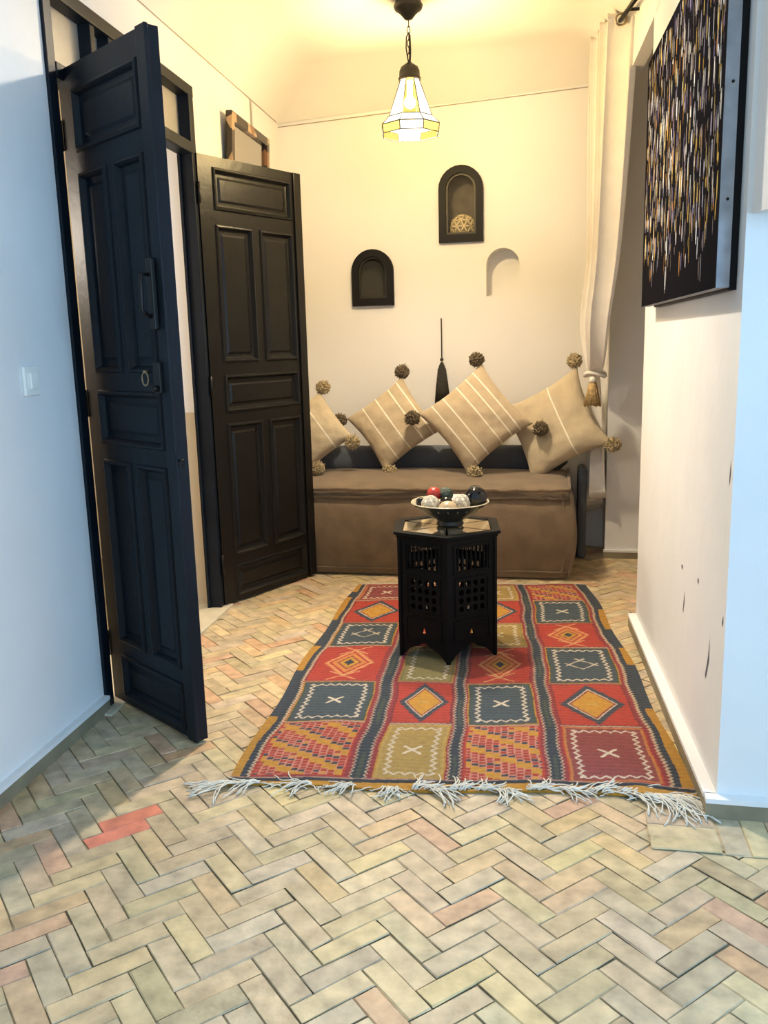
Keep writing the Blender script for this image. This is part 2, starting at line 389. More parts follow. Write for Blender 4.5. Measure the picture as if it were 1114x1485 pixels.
# ------------------------------------------------------------ doorway: frame, transom, reveal, threshold
fd = MB(); T = Tl
a, b, top = door_a, door_b, door_top
fd.box((a,0,-.06),(a+.055,top,.012),0,T,.004)
fd.box((b-.06,0,-.06),(b,top,.012),0,T,.004)
fd.box((a,top-.05,-.06),(b,top,.014),0,T,.004)
fd.box((a+.05,2.262,-.06),(b-.05,2.315,.016),0,T,.004)
for sx in (a+.055, b-.075): fd.box((sx,0,-.06),(sx+.02,2.262,-.045),0,T,.002)
for yy in (3.455,3.60,3.99):
    fd.box((ls(yy)-.018,2.31,-.08),(ls(yy)+.018,top-.045,.004),0,T,.003)
fr = fd.build('trim_3', M['doorblk']); tag(fr, 'black painted wooden frame of the double doorway with transom bar', 'door frame', kind='structure')
for i,(q0,q1) in enumerate(((a+.05,ls(3.455)),(ls(3.455),ls(3.60)),(ls(3.60),ls(3.99)),(ls(3.99),b-.05))):
    g = MB(); g.box((q0,2.31,-.05),(q1,top-.045,-.044),0,T)
    o = g.build('window_%d'%(i+1), M['pane'])
    tag(o, ['frosted beige transom pane nearest the camera over the doorway','narrow second transom pane over the doorway','third transom pane, hidden partly behind the open leaf','farthest small transom pane over the doorway'][i], 'window', kind='structure')
g = MB(); g.box((a-.05,-.02,-.42),(b+.02,.009,.05),0,T,.003)
g = g.build('trim_4', M['stone']); tag(g, 'pale stone threshold slab in the double doorway', 'threshold', kind='structure')
# two-tone reveal of the thick wall + the room behind
g = MB()
g.box((b-.002,0,-.42),(b+.05,1.03,-.061),1,T); g.box((b-.002,1.03,-.42),(b+.05,2.60,-.061),0,T)
g.box((a-.05,0,-.42),(a+.002,2.60,-.061),0,T)
g.box((a-.05,2.262,-.42),(b+.05,2.28,-.36),0,T)
g = g.build('trim_5', [M['plaster_smooth'],M['dado']]); tag(g, 'white and ochre painted reveal of the doorway behind the frame', 'reveal', kind='structure')
g = MB()
g.plate(rect(-1.0,4.0,0,3.0),[],-.05, frame(L0+LD*door_a-LN*2.0-LD*.9, LD, UP))
g.plate(rect(-2.6,0,0,3.0),[],.05, frame(L0+LD*(door_b+1.0), LN, UP))
g.plate(rect(-2.6,0,0,3.0),[],.05, frame(L0+LD*(door_a-1.0)-LN*.4, LN, UP))
g.plate(rect(0,3.5,0,2.6),[],.05, frame(L0+LD*(door_a-1.1)-LN*.3+V(0,0,2.85), LD, -LN))
g = g.build('wall_room_behind', M['dado']); tag(g, 'ochre walls of the room seen through the door gap', 'wall', kind='structure')

# ------------------------------------------------------------ door leaves
def door_leaf(name, hinge, free, flip, label, m, latch, Hh=2.288):
    hx = Vector((*hinge,0)); d = Vector((*free,0))-hx; w = d.length; d.normalize()
    vis = Vector(flip)      # visible face normal
    T = frame((0,0,0), d, UP); ez = d.cross(UP)
    if ez.dot(vis) < 0: sgn = -1
    else: sgn = 1
    root = empty(name, hx+V(0,0,.012), 0, label=label, cat='door', kind='structure')
    H = Hh; th = .042
    x0, x1 = .105, w-.075; mid0, mid1 = (x0+x1)/2-.038, (x0+x1)/2+.038
    rects = [(x0,x1,2.02,2.20),(x0,mid0,1.275,1.93),(mid1,x1,1.275,1.93),(x0,x1,1.02,1.19),(x0,mid0,.26,.94),(mid1,x1,.26,.94),(x0,x1,.035,.185)]
    b = MB(); b.plate(rect(0,w,0,H),[rect(*r) for r in rects], -th*sgn, T)
    b.box((w-.045,0.0,-.002*sgn) if sgn>0 else (w-.045,0,-.012),(w+.012,H,.012) if sgn>0 else (w+.012,H,.002),0,T,.003)
    b.build('leaf_frame', m, root)
    for r in rects:
        p = MB(); x0_,x1_,z0_,z1_ = r
        # moulding ring then recess then raised field
        def ring(i, z): return [(x0_+i,z0_+i,z*sgn),(x1_-i,z0_+i,z*sgn),(x1_-i,z1_-i,z*sgn),(x0_+i,z1_-i,z*sgn)]
        prof = [(-.012,.0005),(-.008,.008),(0,.010),(.006,.002),(.012,-.010),(.018,-.012),(.030,-.012),(.042,-.006)]
        vs = []
        for i,z in prof: vs += ring(i,z)
        fs = []
        for q in range(len(prof)-1):
            for k in range(4): fs.append((q*4+k,q*4+(k+1)%4,(q+1)*4+(k+1)%4,(q+1)*4+k))
        q = (len(prof)-1)*4; fs.append((q,q+1,q+2,q+3))
        o2 = len(vs)
        vs += [(x,y,-.032*sgn) for x,y,_ in ring(-.002,0)]; fs.append((o2+3,o2+2,o2+1,o2))
        for k in range(4): fs.append((k,(k+1)%4,o2+(k+1)%4,o2+k))
        p.add(vs, fs, 0, False, T); p.build('panel', m, root)
    for hz in (.22,1.15,2.08):
        hb = MB(); hb.tube([T@V(-.006,hz-.05,.006*sgn), T@V(-.006,hz+.05,.006*sgn)], .008, 10); hb.build('hinge', M['blackmetal'], root)
    if latch:
        k = MB(); X = w-.045
        k.box((X-.012,1.40,.012),(X+.022,1.62,.030) ,0,T,.004) if sgn>0 else k.box((X-.012,1.40,-.030),(X+.022,1.62,-.012),0,T,.004)
        k.build('bolt_case', M['blackmetal'], root)
        k = MB(); k.tube([T@V(X+.0,1.57,.03*sgn),T@V(X+.0,1.57,.055*sgn),T@V(X+.0,1.46,.06*sgn),T@V(X,1.44,.03*sgn)], .007, 8); k.build('pull_handle', M['blackmetal'], root)
        k = MB(); c0 = T@V(w-.13,1.245,.018*sgn)
        k.tube([c0+d*.02*math.cos(t)+UP*.022*math.sin(t) for t in [2*PI*i/16 for i in range(17)]], .0035, 6); k.tube([T@V(w-.13,1.268,0),T@V(w-.13,1.268,.024*sgn)],.005,8)
        k.build('ring_pull', M['brass'], root)
        k = MB(); 
        lo, hi = ((w-.07,1.20,.010),(w-.03,1.30,.024)) if sgn>0 else ((w-.07,1.20,-.024),(w-.03,1.30,-.010))
        k.box(lo,hi,0,T,.003); k.tube([T@V(w-.05,1.215,.02*sgn),T@V(w-.05,1.215,.042*sgn)],.010,10); k.build('lock_plate', M['blackmetal'], root)
        k = MB(); k.tube([T@V(w+.008,.985,.0),T@V(w+.04,.985,.0)],.004,8); k.tube([T@V(w+.034,.985,0),T@V(w+.034,.965,0)],.003,6); k.build('catch_hook', M['blackmetal'], root)
    else:
        k = MB(); k.tube([T@V(w+.008,.97,.0),T@V(w+.022,.97,.0)],.006,8); k.build('catch_hook', M['brass'], root)
    return root
door_leaf('door_1', (-1.085,3.214), (-.668,2.785), (-.71,-.70,0), 'near black panelled door leaf standing open toward the camera', M['doorblk'], True)
door_leaf('door_2', (-.855,4.400), (-.426,4.985), (.79,-.61,0), 'far black panelled door leaf folded back beside the sofa', M['doorblk2'], False, 2.262)

# ------------------------------------------------------------ light switch and mirror on left wall
sw = empty('light_switch', L0+LD*ls(2.817)+V(0,0,1.262), label='white rocker light switch on the left wall before the door', cat='light switch')
T = frame((0,0,0), LD, UP)
k = MB(); k.box((-.043,-.047,0),(.043,.047,.012),0,T,.004); k.build('plate', M['switch'], sw)
k = MB(); k.box((-.019,-.026,.012),(.019,.026,.020),0,T,.003); k.build('rocker', M['switch'], sw)
mw = empty('wall_mirror', L0+LD*ls(4.83)+V(0,0,2.05), label='wall mirror in a dark bone-inlaid frame above the far door leaf', cat='mirror')
T = frame((0,0,0), LD, (UP-LD*.0+LN*.07).normalized()); ML = .69; MH = .52
T = frame(LN*.012, LD, (UP+LN*.05).normalized())
k = MB(); k.plate(rect(0,ML,0,MH),[rect(.045,ML-.045,.045,MH-.045)],.03,T); k.build('mirror_frame', M['bone'], mw)
k = MB(); k.plate(rect(.04,ML-.04,.04,MH-.04),[],.006,T,z0=.006); k.build('mirror_glass', M['mirror'], mw)
k = MB(); k.plate(rect(.002,ML-.002,.002,MH-.002),[],.006,T,z0=-.004); k.build('backing', M['blackframe'], mw)

# ------------------------------------------------------------ framed recesses on back wall
def arch_window(name, n, label, mi, protr):
    r = empty(name, Tb @ V((n[0]+n[1])/2, n[2], 0), label=label, cat='niche frame')
    c = (n[0]+n[1])/2; T = frame((0,0,0), BD, UP)
    w = (n[1]-n[0])/2; h = n[3]-n[2]; e = .014
    k = MB(); k.plate(arch(-w-e,w+e,-e,h+e),[arch(-w+.032,w-.032,.034,h-.032)],.028,T); k.plate(arch(-w+.002,w-.002,.004,h-.002),[arch(-w+.03,w-.03,.034,h-.03)],-.02,T)
    k.build('arched_frame', M['blackframe'], r)
    k = MB(); k.plate(arch(-w+.028,w-.028,.03,h-.028),[arch(-w+.045,w-.045,.048,h-.045)],.012,T,z0=-.002); k.build('inner_bead', M['lead'], r)
    k = MB(); k.plate(arch(-w+.034,w-.034,.034,h-.034),[],-.004,T,z0=-.012); k.build('glass_pane', M['niche_glass'], r)
    return r, T
gm = bpy.data.materials.new('niche_glass'); gm.use_nodes = True; nt = gm.node_tree; nt.nodes.remove(nt.nodes['Principled BSDF'])
g1 = nt.nodes.new('ShaderNodeBsdfDiffuse'); g1.inputs['Color'].default_value = (.25,.24,.22,1); g2 = nt.nodes.new('ShaderNodeBsdfTransparent'); g2.inputs['Color'].default_value=(.97,.96,.94,1)
mx = nt.nodes.new('ShaderNodeMixShader'); mx.inputs[0].default_value = .93
nt.links.new(g1.outputs[0], mx.inputs[1]); nt.links.new(g2.outputs[0], mx.inputs[2]); nt.links.new(mx.outputs[0], nt.nodes['Material Output'].inputs['Surface'])
M['niche_glass'] = gm
ra, T = arch_window('arched_niche_frame', n1, 'small black arched frame around the dark lower left recess', 0, .02)
rb, T = arch_window('arched_niche_frame', n2, 'taller black arched frame around the highest recess with gilt dome', 0, .02)
# dark back for n1
k = MB(); k.plate(arch(n1[0]+.002,n1[1]-.002,n1[2]+.002,n1[3]-.002),[],.003,Tb,z0=-.118); k.build('dark_backing', M['framein'], ra).matrix_parent_inverse = Matrix.Translation(ra.location).inverted()
# gilt openwork dome standing in the upper recess
gd = empty('openwork_ball', Tb @ V((n2[0]+n2[1])/2, n2[2]+.004, -.100), label='gilt openwork ball standing in the highest arched recess', cat='ornament')
k = MB(); import bmesh as _b
bm = _b.new(); _b.ops.create_icosphere(bm, subdivisions=2, radius=.080)
for e in bm.edges:
    a_, b_ = e.verts[0].co, e.verts[1].co
    k.tube([a_+V(0,0,.084), b_+V(0,0,.084)], .0058, 5)
bm.free(); k.tube([(0,0,0),(0,0,.02)], .03, 16)
k.build('lattice', M['gold_lattice'], gd)
k = MB(); k.ball((0,0,.084), .069, 3); k.build('core', M['ball_white'], gd)
sm = empty('small_box', Tb @ V(n1[0]+.065, n1[2]+.001, -.06), label='small pale trinket box inside the lower left dark recess', cat='box')
k = MB(); k.box((-.022,-.012,0),(.022,.012,.02),0,None,.002); k.build('box_body', M['ball_beige'], sm)
k = MB(); k.box((-.024,-.014,.02),(.024,.014,.027),0,None,.002); k.build('lid', M['ball_beige'], sm)

# ------------------------------------------------------------ black tassel on back wall
tp = B0+BD*((.410+.62)/BD.x)+BN*.026
ta = empty('wall_tassel', tp+V(0,0,1.50), label='long black tassel hanging on the back wall above the cushions', cat='tassel')
k = MB(); k.tube([(0,.02,0),(0,0,.0),(0,0,-.26)], .004, 8); k.build('cord', M['tassel_dark'], ta)
k = MB(); k.ball((0,0,-.262), .012, 3); k.ball((0,0,-.285), .009, 3); k.build('knot', M['tassel_dark'], ta)
k = MB(); k.lathe([(0,-.285),(.012,-.287),(.022,-.31),(.027,-.38),(.036,-.44),(.046,-.525),(.0,-.53)], 20)
for i in range(40):
    t = 2*PI*i/40; r1 = .024; r2 = .046+random.uniform(-.003,.004)
    k.tube([(r1*math.cos(t),r1*math.sin(t)*.7,-.32),(r2*.8*math.cos(t),r2*.8*math.sin(t)*.7,-.43),(r2*math.cos(t),r2*math.sin(t)*.6,-.535+random.uniform(-.012,.008))], .003, 4)
for i in range(len(k.v)): k.v[i].y *= .55
k.build('skirt_threads', M['tassel_dark'], ta)

# ------------------------------------------------------------ sofa (floor banquette)
SO = Vector((-.695,5.087,0)); SX = BD; SYv = -BN     # along the front, towards the back wall
SW = 1.762; SDp = .80
def sofa_mesh():
    nxs, nys, nzs = 56, 26, 16
    def srf(u,v,w):     # unit cube -> upholstered block
        x = u*SW; y = v*SDp; h = .518+.040*math.sin(PI*min(max(u,0),1))**.35*math.sin(PI*v)**.6
        z = w*h+.004
        bulge = .040*math.sin(PI*w)**.8
        dx = (u-.5)*2; dy = (v-.5)*2
        x += bulge*1.3*dx*abs(dx)**5; y += bulge*dy*abs(dy)**5
        # pinch below the top roll
        pin = math.exp(-((w-.90)/.025)**2)*.036 + math.exp(-((w-.07)/.02)**2)*.007
        x -= pin*dx*abs(dx)**7; y -= pin*dy*abs(dy)**7
        n = noise.noise(Vector((x*4,y*4,z*4)))*.007
        return Vector((x,y-n,z+n*.8*w))
    vs = []; fs = []; idx = {}
    def vid(i,j,k_):
        key = (i,j,k_)
        if key not in idx:
            idx[key] = len(vs); vs.append(srf(i/nxs, j/nys, k_/nzs if k_<nzs-4 else (.75+.25*(k_-nzs+4)/4)))
        return idx[key]
    for i in range(nxs):
        for j in range(nys):
            fs.append([vid(i,j,nzs),vid(i+1,j,nzs),vid(i+1,j+1,nzs),vid(i,j+1,nzs)]); fs.append([vid(i,j,0),vid(i,j+1,0),vid(i+1,j+1,0),vid(i+1,j,0)])
    for i in range(nxs):
        for k_ in range(nzs):
            for j in (0,nys): fs.append([vid(i,j,k_),vid(i+1,j,k_),vid(i+1,j,k_+1),vid(i,j,k_+1)])
    for j in range(nys):
        for k_ in range(nzs):
            for i in (0,nxs): fs.append([vid(i,j,k_),vid(i,j+1,k_),vid(i,j+1,k_+1),vid(i,j,k_+1)])
    return vs, fs
so = empty('banquette_sofa', SO, math.atan2(BD.y,BD.x), label='low brown linen banquette sofa against the back wall', cat='sofa')
vs, fs = sofa_mesh(); k = MB(); k.add(vs, fs, 0, True); bd = k.build('mattress_body', M['sofa'], so)
sub = bd.modifiers.new('s','SUBSURF'); sub.levels = 1; sub.render_levels = 2
k = MB()
def wob(a): return noise.noise(Vector((a*6,1.3,2.7)))*.007
k.tube([(-.0+SW*i/60, -.018+wob(i*.09), .522+wob(i*.11)) for i in range(61)], .0105, 8)
k.tube([(SW+.006, -.015+SDp*i/24, .522+wob(i*.11)) for i in range(25)], .0105, 8)
k.build('top_piping', M['sofa'], so)
k = MB()
k.tube([(SW*i/60, -.014+wob(i*.09)*.3, .475+wob(i*.13)) for i in range(61)], .008, 8)
k.tube([(SW*i/60, -.014, .050+wob(i*.13)*.4) for i in range(61)], .006, 8)
k.build('lower_piping', M['sofa'], so)
k = MB()
for xx in (SW-.035, SW+.01): k.tube([(xx+.028*math.sin(PI*i/20)+wob(i*.2)*.5, -.010-.018*math.sin(PI*i/20), .03+.47*i/20) for i in range(21)], .0085, 8)
k.build('corner_piping', M['sofa'], so)
# slate bolster along the wall
bo = empty('back_bolster', Vector((-.57,5.881,0))+BN*.01+V(0,0,.53), math.atan2(BD.y,BD.x), label='slate grey bolster lying along the wall behind the cushions', cat='bolster')
k = MB(); vs=[]; fs=[]; nb=40; sg=18
for i in range(nb+1):
    u = i/nb; e = min(1,(min(u,1-u)*nb/2.0))**.5 if 0<u<1 else .0
    for q in range(sg):
        t = 2*PI*q/sg; cx = math.copysign(abs(math.cos(t))**.7, math.cos(t)); cz = math.copysign(abs(math.sin(t))**.7, math.sin(t))
        vs.append((u*1.80, -.08+.065*cx*(.25+.75*e), .075+.085*cz*(.3+.7*e)+.006*noise.noise(Vector((u*20,q*.5,0)))))
for i in range(nb):
    for q in range(sg): fs.append((i*sg+q,i*sg+(q+1)%sg,(i+1)*sg+(q+1)%sg,(i+1)*sg+q))
fs.append(tuple(range(sg))); fs.append(tuple(nb*sg+q for q in range(sg)))
k.add(vs,fs,0,True); k.build('bolster_cover', M['slate'], bo)
# upright slate slab filling the dark gap between sofa end and curtain
mt_ = empty('folded_mat', Vector((1.165,5.17,0)), math.atan2(BD.y,BD.x), label='dark slate folded mat wedged between sofa end and curtain', cat='mat')
k = MB(); k.box((.02,.05,.0),(.072,.34,.56),0,None,.02); k.build('mat_body', M['slate'], mt_)

# ------------------------------------------------------------ cushions
def cushion(name, c, half, roll, lean, yaw, m, label, poms, thick=.092, pinch=.11):
    r = empty(name, c, 0, label=label, cat='cushion', group='beige pompom cushions on the sofa')
    # local plane: x,y in cushion plane, z thickness (towards the room)
    n = (BN*math.cos(lean)+UP*math.sin(lean)).normalized()
    if yaw: n = (Matrix.Rotation(yaw,4,'Z') @ n)
    ex = UP.cross(n).normalized(); ey = n.cross(ex).normalized()
    a = ex*math.cos(roll)+ey*math.sin(roll); b = -ex*math.sin(roll)+ey*math.cos(roll)
    R = Matrix(((a.x,b.x,n.x,0),(a.y,b.y,n.y,0),(a.z,b.z,n.z,0),(0,0,0,1)))
    N_ = 40; vs=[]; fs=[]
    def pt(u,v,sd):
        cu = 1-pinch*(1-abs(v)**2.0)*abs(u)**3; cv = 1-pinch*(1-abs(u)**2.0)*abs(v)**3
        x = u*half*cu; y = v*half*cv
        t = thick*(max(0,(1-u*u))*max(0,(1-v*v)))**.42
        wr_ = .010*noise.noise(Vector((u*2.5+c[0]*9,v*2.5,sd*3)))+.004*noise.noise(Vector((u*7+c[0]*9,v*7,sd*3)))
        # ears pulled forward into folds near the corners
        return (x, y, sd*(t+wr_*min(1,t/.03)))
    for sd in (1,-1):
        o_ = len(vs)
        for j in range(N_+1):
            for i in range(N_+1):
                u = math.sin((i/N_-.5)*PI*.999) if False else (i/N_*2-1); v = j/N_*2-1
                u = math.copysign(1-(1-abs(u))**1.3,u); v = math.copysign(1-(1-abs(v))**1.3,v)
                vs.append(pt(u,v,sd))
        for j in range(N_):
            for i in range(N_): fs.append((o_+j*(N_+1)+i,o_+j*(N_+1)+i+1,o_+(j+1)*(N_+1)+i+1,o_+(j+1)*(N_+1)+i))
    k = MB(); k.add(vs,fs,0,True); o = k.build('cushion_cover', m, r)
    bmm = _b.new(); bmm.from_mesh(o.data); _b.ops.remove_doubles(bmm, verts=bmm.verts[:], dist=.0006); _b.ops.recalc_face_normals(bmm, faces=bmm.faces[:]); bmm.to_mesh(o.data); bmm.free()
    o.matrix_local = R
    for (u,v,dark,off) in poms:
        p = R @ Vector((u*half*1.02, v*half*1.02, 0)) + Vector(off)
        q = MB(); q.ball((0,0,0), .042, 4, .24, sc=(1,1,.92))
        for i in range(90):
            d_ = Vector((random.gauss(0,1),random.gauss(0,1),random.gauss(0,1))).normalized()
            q.tube([d_*.03, d_*(.046+random.random()*.007)+Vector((random.uniform(-.006,.006),)*3)], [.0035,.0022], 4)
        q.build('pompom', M['pom_dark'] if dark else M['pom_light'], r, loc=p)
    return r
A45 = math.radians(45)
# (u,v) corners: with roll 45 deg: (1,1)=top (-1,1)=left (-1,-1)=bottom (1,-1)=right
cushion('throw_cushion', (-.440,5.50,.812), .188, math.radians(45-8), math.radians(20), .05, M['cushC'], 'leftmost pompom cushion, half hidden behind the far door leaf', [(1,1,0,(.02,0,.02)),(-1,-1,0,(.08,-.03,.03)),(1,-1,0,(-.01,-.04,-.03))], pinch=.07)
cushion('throw_cushion', (.075,5.50,.845), .225, math.radians(45-7), math.radians(20), -.05, M['cushB'], 'pompom cushion second from left, leaning under the small dark recess', [(1,1,1,(0,0,.022)),(-1,1,1,(-.035,-.03,-.01)),(-1,-1,0,(.03,-.05,.02)),(1,-1,0,(0,0,.02))])
cushion('throw_cushion', (.570,5.265,.886), .250, math.radians(45-5), math.radians(18), 0, M['cushA'], 'large striped pompom cushion in the middle, under the black tassel', [(1,1,1,(-.03,0,.012)),(-1,1,1,(-.03,-.03,-.02)),(-1,-1,0,(.03,-.05,.03)),(1,-1,1,(.03,-.03,-.03))])
cushion('throw_cushion', (1.055,5.26,.832), .272, math.radians(45-15), math.radians(18), -.32, M['cushC'], 'rightmost pompom cushion beside the tied curtain', [(1,1,0,(-.02,0,.025)),(-1,-1,0,(.01,-.04,.03)),(1,-1,0,(-.02,-.03,0)),(-1,1,1,(-.02,-.13,-.01))], pinch=.15)

# ------------------------------------------------------------ rug
FL, FR, BL, BR = (Vector((-.515,2.490,0)),Vector((.904,2.340,0)),Vector((-.157,4.765,0)),Vector((1.115,4.630,0)))
nu, nv = 470, 600
U, Vv = np.meshgrid(np.linspace(0,1,nu), np.linspace(0,1,nv))
RWd, RLn = 1.36, 2.27
X = U*RWd; Y = Vv*RLn
wobx = .0035*np.sin(Y*9)+.0025*np.sin(Y*23+1); woby = .006*np.sin(X*8+1)+.004*np.sin(X*19)
x = X+wobx; y = Y+woby
navy=np.array([.022,.030,.042]); teal=np.array([.042,.062,.075]); red=np.array([.40,.030,.010]); dred=np.array([.24,.020,.022]); must=np.array([.52,.25,.018]); ochre=np.array([.36,.235,.055])
cream=np.array([.62,.52,.40]); brick_=np.array([.235,.040,.035]); orange=np.array([.55,.20,.04]); green=np.array([.045,.06,.04]); olive=np.array([.25,.20,.06]); pink=np.array([.55,.22,.17])
C = np.zeros((nv,nu,3)); C[:] = dred
def tri(t,p): return np.abs(((t/p)%1)*2-1)   # 0..1
def put(m_,c): C[m_] = c
cols = [(.062,.345),(.430,.645),(.700,.945),(1.015,1.285)]
rows = [.055,.455,.835,1.245,1.575,1.945,2.235]
# side bands: red field, navy core with toothed edges
def band(xa,xb):
    c = (xa+xb)/2; w = (xb-xa)
    m_ = (x>=xa)&(x<=xb); put(m_, dred)
    tooth = .011*tri(y,.022)
    put(m_&(np.abs(x-c-.0*w) < w*.18+tooth+.004), cream*.75+must*.2)
    put(m_&(np.abs(x-c) < w*.18+tooth), navy)
    put(m_&(np.abs(x-c) < w*.08)&(np.sin(y*14)>.0), green)
for a_,b_ in ((.345,.430),(.645,.700),(.945,1.015)): band(a_,b_)
# outer edges
for side in (0,1):
    xe = x if side==0 else RWd-x
    put(xe<.075, dred)
    tooth = .010*tri(y,.020)
    put(xe<.052+tooth+.003, cream*.6+must*.3); put(xe<.046+tooth, navy)
    seg = ((y>.50)&(y<.95))|((y>1.25)&(y<1.62))|((y>2.0)&(y<2.1)) if side==0 else ((y>.62)&(y<1.05))|((y>1.25)&(y<1.5))|(y>1.8)
    put((xe<.030)&~seg, must*.85); put((xe<.030)&seg, navy*1.2)
def xmark(cx,cy,s,th,m_,c):
    dx=(x-cx); dy=(y-cy)
    for sg_ in (1,-1):
        d_ = np.abs(dx*.82-sg_*dy*1.0*.82)/1.15
        put(m_&(d_<th)&(np.abs(dx)<s)&(np.abs(dy)<s), c)
def wavy_rect(x0,x1,y0,y1,m_,c,ins=.03,p=.034,th=.0048,amp=.016):
    X0,X1,Y0,Y1 = x0+ins,x1-ins,y0+ins*1.2,y1-ins*1.2
    for (t,s_,lo,hi) in ((x,y-Y0,X0,X1),(x,y-Y1,X0,X1),(y,x-X0,Y0,Y1),(y,x-X1,Y0,Y1)):
        put(m_&(t>lo-.006)&(t<hi+.006)&(np.abs(s_-(tri(t,p)-.5)*amp)<th), c)
def diamond(cx,cy,rx,ry): return np.abs(x-cx)/rx+np.abs(y-cy)/ry
def cell(kind,x0,x1,y0,y1):
    m_ = (x>=x0)&(x<=x1)&(y>=y0)&(y<=y1); cx=(x0+x1)/2; cy=(y0+y1)/2; w=x1-x0; h=y1-y0
    def border(c,t=.008): put(m_&((x<x0+t)|(x>x1-t)|(y<y0+t)|(y>y1-t)), c)
    if kind=='chk':
        put(m_, must)
        px=.0165; py=.0165*1.15
        ii = np.floor((x-x0)/px*.72).astype(int); jj = np.floor((y-y0)/py+ (ii%2)*.5).astype(int)
        fx = ((x-x0)/px*.72)%1; fy = ((y-y0)/py+(ii%2)*.5)%1
        inner = (fx>.12)&(fx<.92)&(fy>.16)&(fy<.9)
        k_ = (ii*1+jj*1)%7; hsh = ((ii*7+jj*13)%5)
        on = (k_<5)
        put(m_&on, pink*.9+must*.1)
        put(m_&on&inner, red*.9); put(m_&on&inner&((k_==0)|((k_==2)&(hsh>2))), navy*1.1)
        put(m_&on&inner&(hsh==1)&(k_==3), must)
        border(red,.007)
    elif kind in('tealx','teal2','ochx','och','redx','oliv'):
        base = {'tealx':teal,'teal2':teal*.9,'ochx':ochre,'och':ochre*.95,'redx':brick_,'oliv':olive}[kind]
        put(m_, base*1.0)
        rim = {'tealx':green,'teal2':green,'ochx':ochre*1.15,'och':olive,'redx':orange*.8,'oliv':olive*.8}[kind]
        border(rim,.014); border(must*.8 if kind!='redx' else red,.005)
        wavy_rect(x0+.008,x1-.008,y0,y1,m_,cream*(1 if kind!='ochx' else .95))
        if kind in('tealx','ochx','redx','och'): xmark(cx,cy,.030,.0052,m_,cream*1.1)
        if kind=='teal2':
            d_ = diamond(cx,cy,.055,.05); put(m_&(np.abs(d_-1)<.09), cream*.75); xmark(cx,cy+.05,.022,.0045,m_,cream*.8); xmark(cx-.05,cy,.016,.004,m_,cream*.8); xmark(cx+.05,cy,.016,.004,m_,cream*.8)
    elif kind=='ydia':
        put(m_, red)
        d_ = diamond(cx,cy,w*.36,h*.40); jag = .12*tri(x+y,.018)+.0
        put(m_&(d_<1.13+jag), navy*1.3); put(m_&(d_<.93), cream*.9); put(m_&(d_<.86), dred); put(m_&(d_<.78), must)
        put(m_&(np.abs(y-cy)<.006)&(np.abs(x-cx)<.02), ochre*1.3)
        border(dred*.7,.006)
    elif kind=='rdia':
        put(m_, red)
        d_ = diamond(cx,cy,w*.30,h*.33); jag=.16*tri(x-y,.017)
        put(m_&(d_<1.12+jag), orange*1.0+cream*.15); put(m_&(d_<1.0), red); put(m_&(d_<.86), orange); put(m_&(d_<.60), dred); put(m_&(d_<.5), must); put(m_&(d_<.26), navy)
        for s_ in (1,-1):
            for t_ in (1,-1):
                ln = np.abs((y-cy-s_*h*.36)-t_*s_*(x-cx)*.75); put(m_&(ln<.005)&(np.abs(x-cx)<.06)&(np.abs(y-cy)<h*.47), orange*.9+cream*.2)
        border(dred*.8,.005)
grid = [['chk','tealx','rdia','teal2','ydia','redx'],['ochx','ydia','oliv','rdia','teal2','och'],['chk','tealx','rdia','och','ydia','ochx'],['redx','ydia','teal2','rdia','tealx','chk']]
for (xa,xb),g_ in zip(cols,grid):
    for q,kd in enumerate(g_): cell(kd, xa,xb, rows[q]+.004, rows[q+1]-.004)
for q in range(1,6):    # wavy cream line between the rows
    for xa,xb in cols: put((x>xa)&(x<xb)&(np.abs(y-rows[q]-.004*(tri(x,.02)-.5))<.004), (cream*.6+navy*.4) if q%2 else pink*.6)
fe = y+.012*np.sin(X*5+.5)
put(fe<.062, cream*.4+dred*.5); put(fe<.056, navy*.7); put((fe<.036), must*.95)
put(y>RLn-.02, cream*.9)
C = .86*C*(1+.10*np.sin(Y*520)[...,None]*.6)*(1+rng.uniform(-.08,.08,(nv,nu,1)))
fl_=np.array(FL);fr_=np.array(FR);bl_=np.array(BL);br_=np.array(BR)
P = (fl_*(1-U)[...,None]+fr_*U[...,None])*(1-Vv)[...,None]+(bl_*(1-U)[...,None]+br_*U[...,None])*Vv[...,None]
P[...,0] += (np.where(U<.5,-1,1)*np.abs(U-.5)*2)*(.018*np.sin(Vv*PI)+.008*np.sin(Vv*17))
P[...,1] += .010*np.sin(U*11)*(1-Vv)
P[...,2] = .0095+.0012*np.sin(X*17)*np.sin(Y*9)+.0005*np.sin(Y*260)
P[...,2] += .010*np.exp(-((X-1.20)/.05)**2)*np.exp(-(Y/.10)**2)
vs = P.reshape(-1,3); idx = np.arange(nu*nv).reshape(nv,nu)
fs = np.stack([idx[:-1,:-1],idx[:-1,1:],idx[1:,1:],idx[1:,:-1]],-1).reshape(-1,4)
loop = np.concatenate([idx[0,:],idx[1:,-1],idx[-1,-2::-1],idx[-2:0:-1,0]])
low = vs[loop].copy(); low[:,2] = .0025; o_ = len(vs)
vs = np.concatenate([vs,low]); nL = len(loop); ar = np.arange(nL)
sk = np.stack([loop, o_+ar, o_+(ar+1)%nL, loop[(ar+1)%nL]],-1)
fs = np.concatenate([fs,sk])
rug = empty('kilim_rug', (0,0,0), label='colourful patchwork kilim rug with white fringe on the brick floor', cat='rug')
me = bpy.data.meshes.new('rug_weave'); me.from_pydata(vs.tolist(),[],fs.tolist()); me.materials.append(M['rug'])
ro = bpy.data.objects.new('rug_weave', me); COL.objects.link(ro); ro.parent = rug
setcol(ro, np.concatenate([C.reshape(-1,3), C.reshape(-1,3)[loop]]))
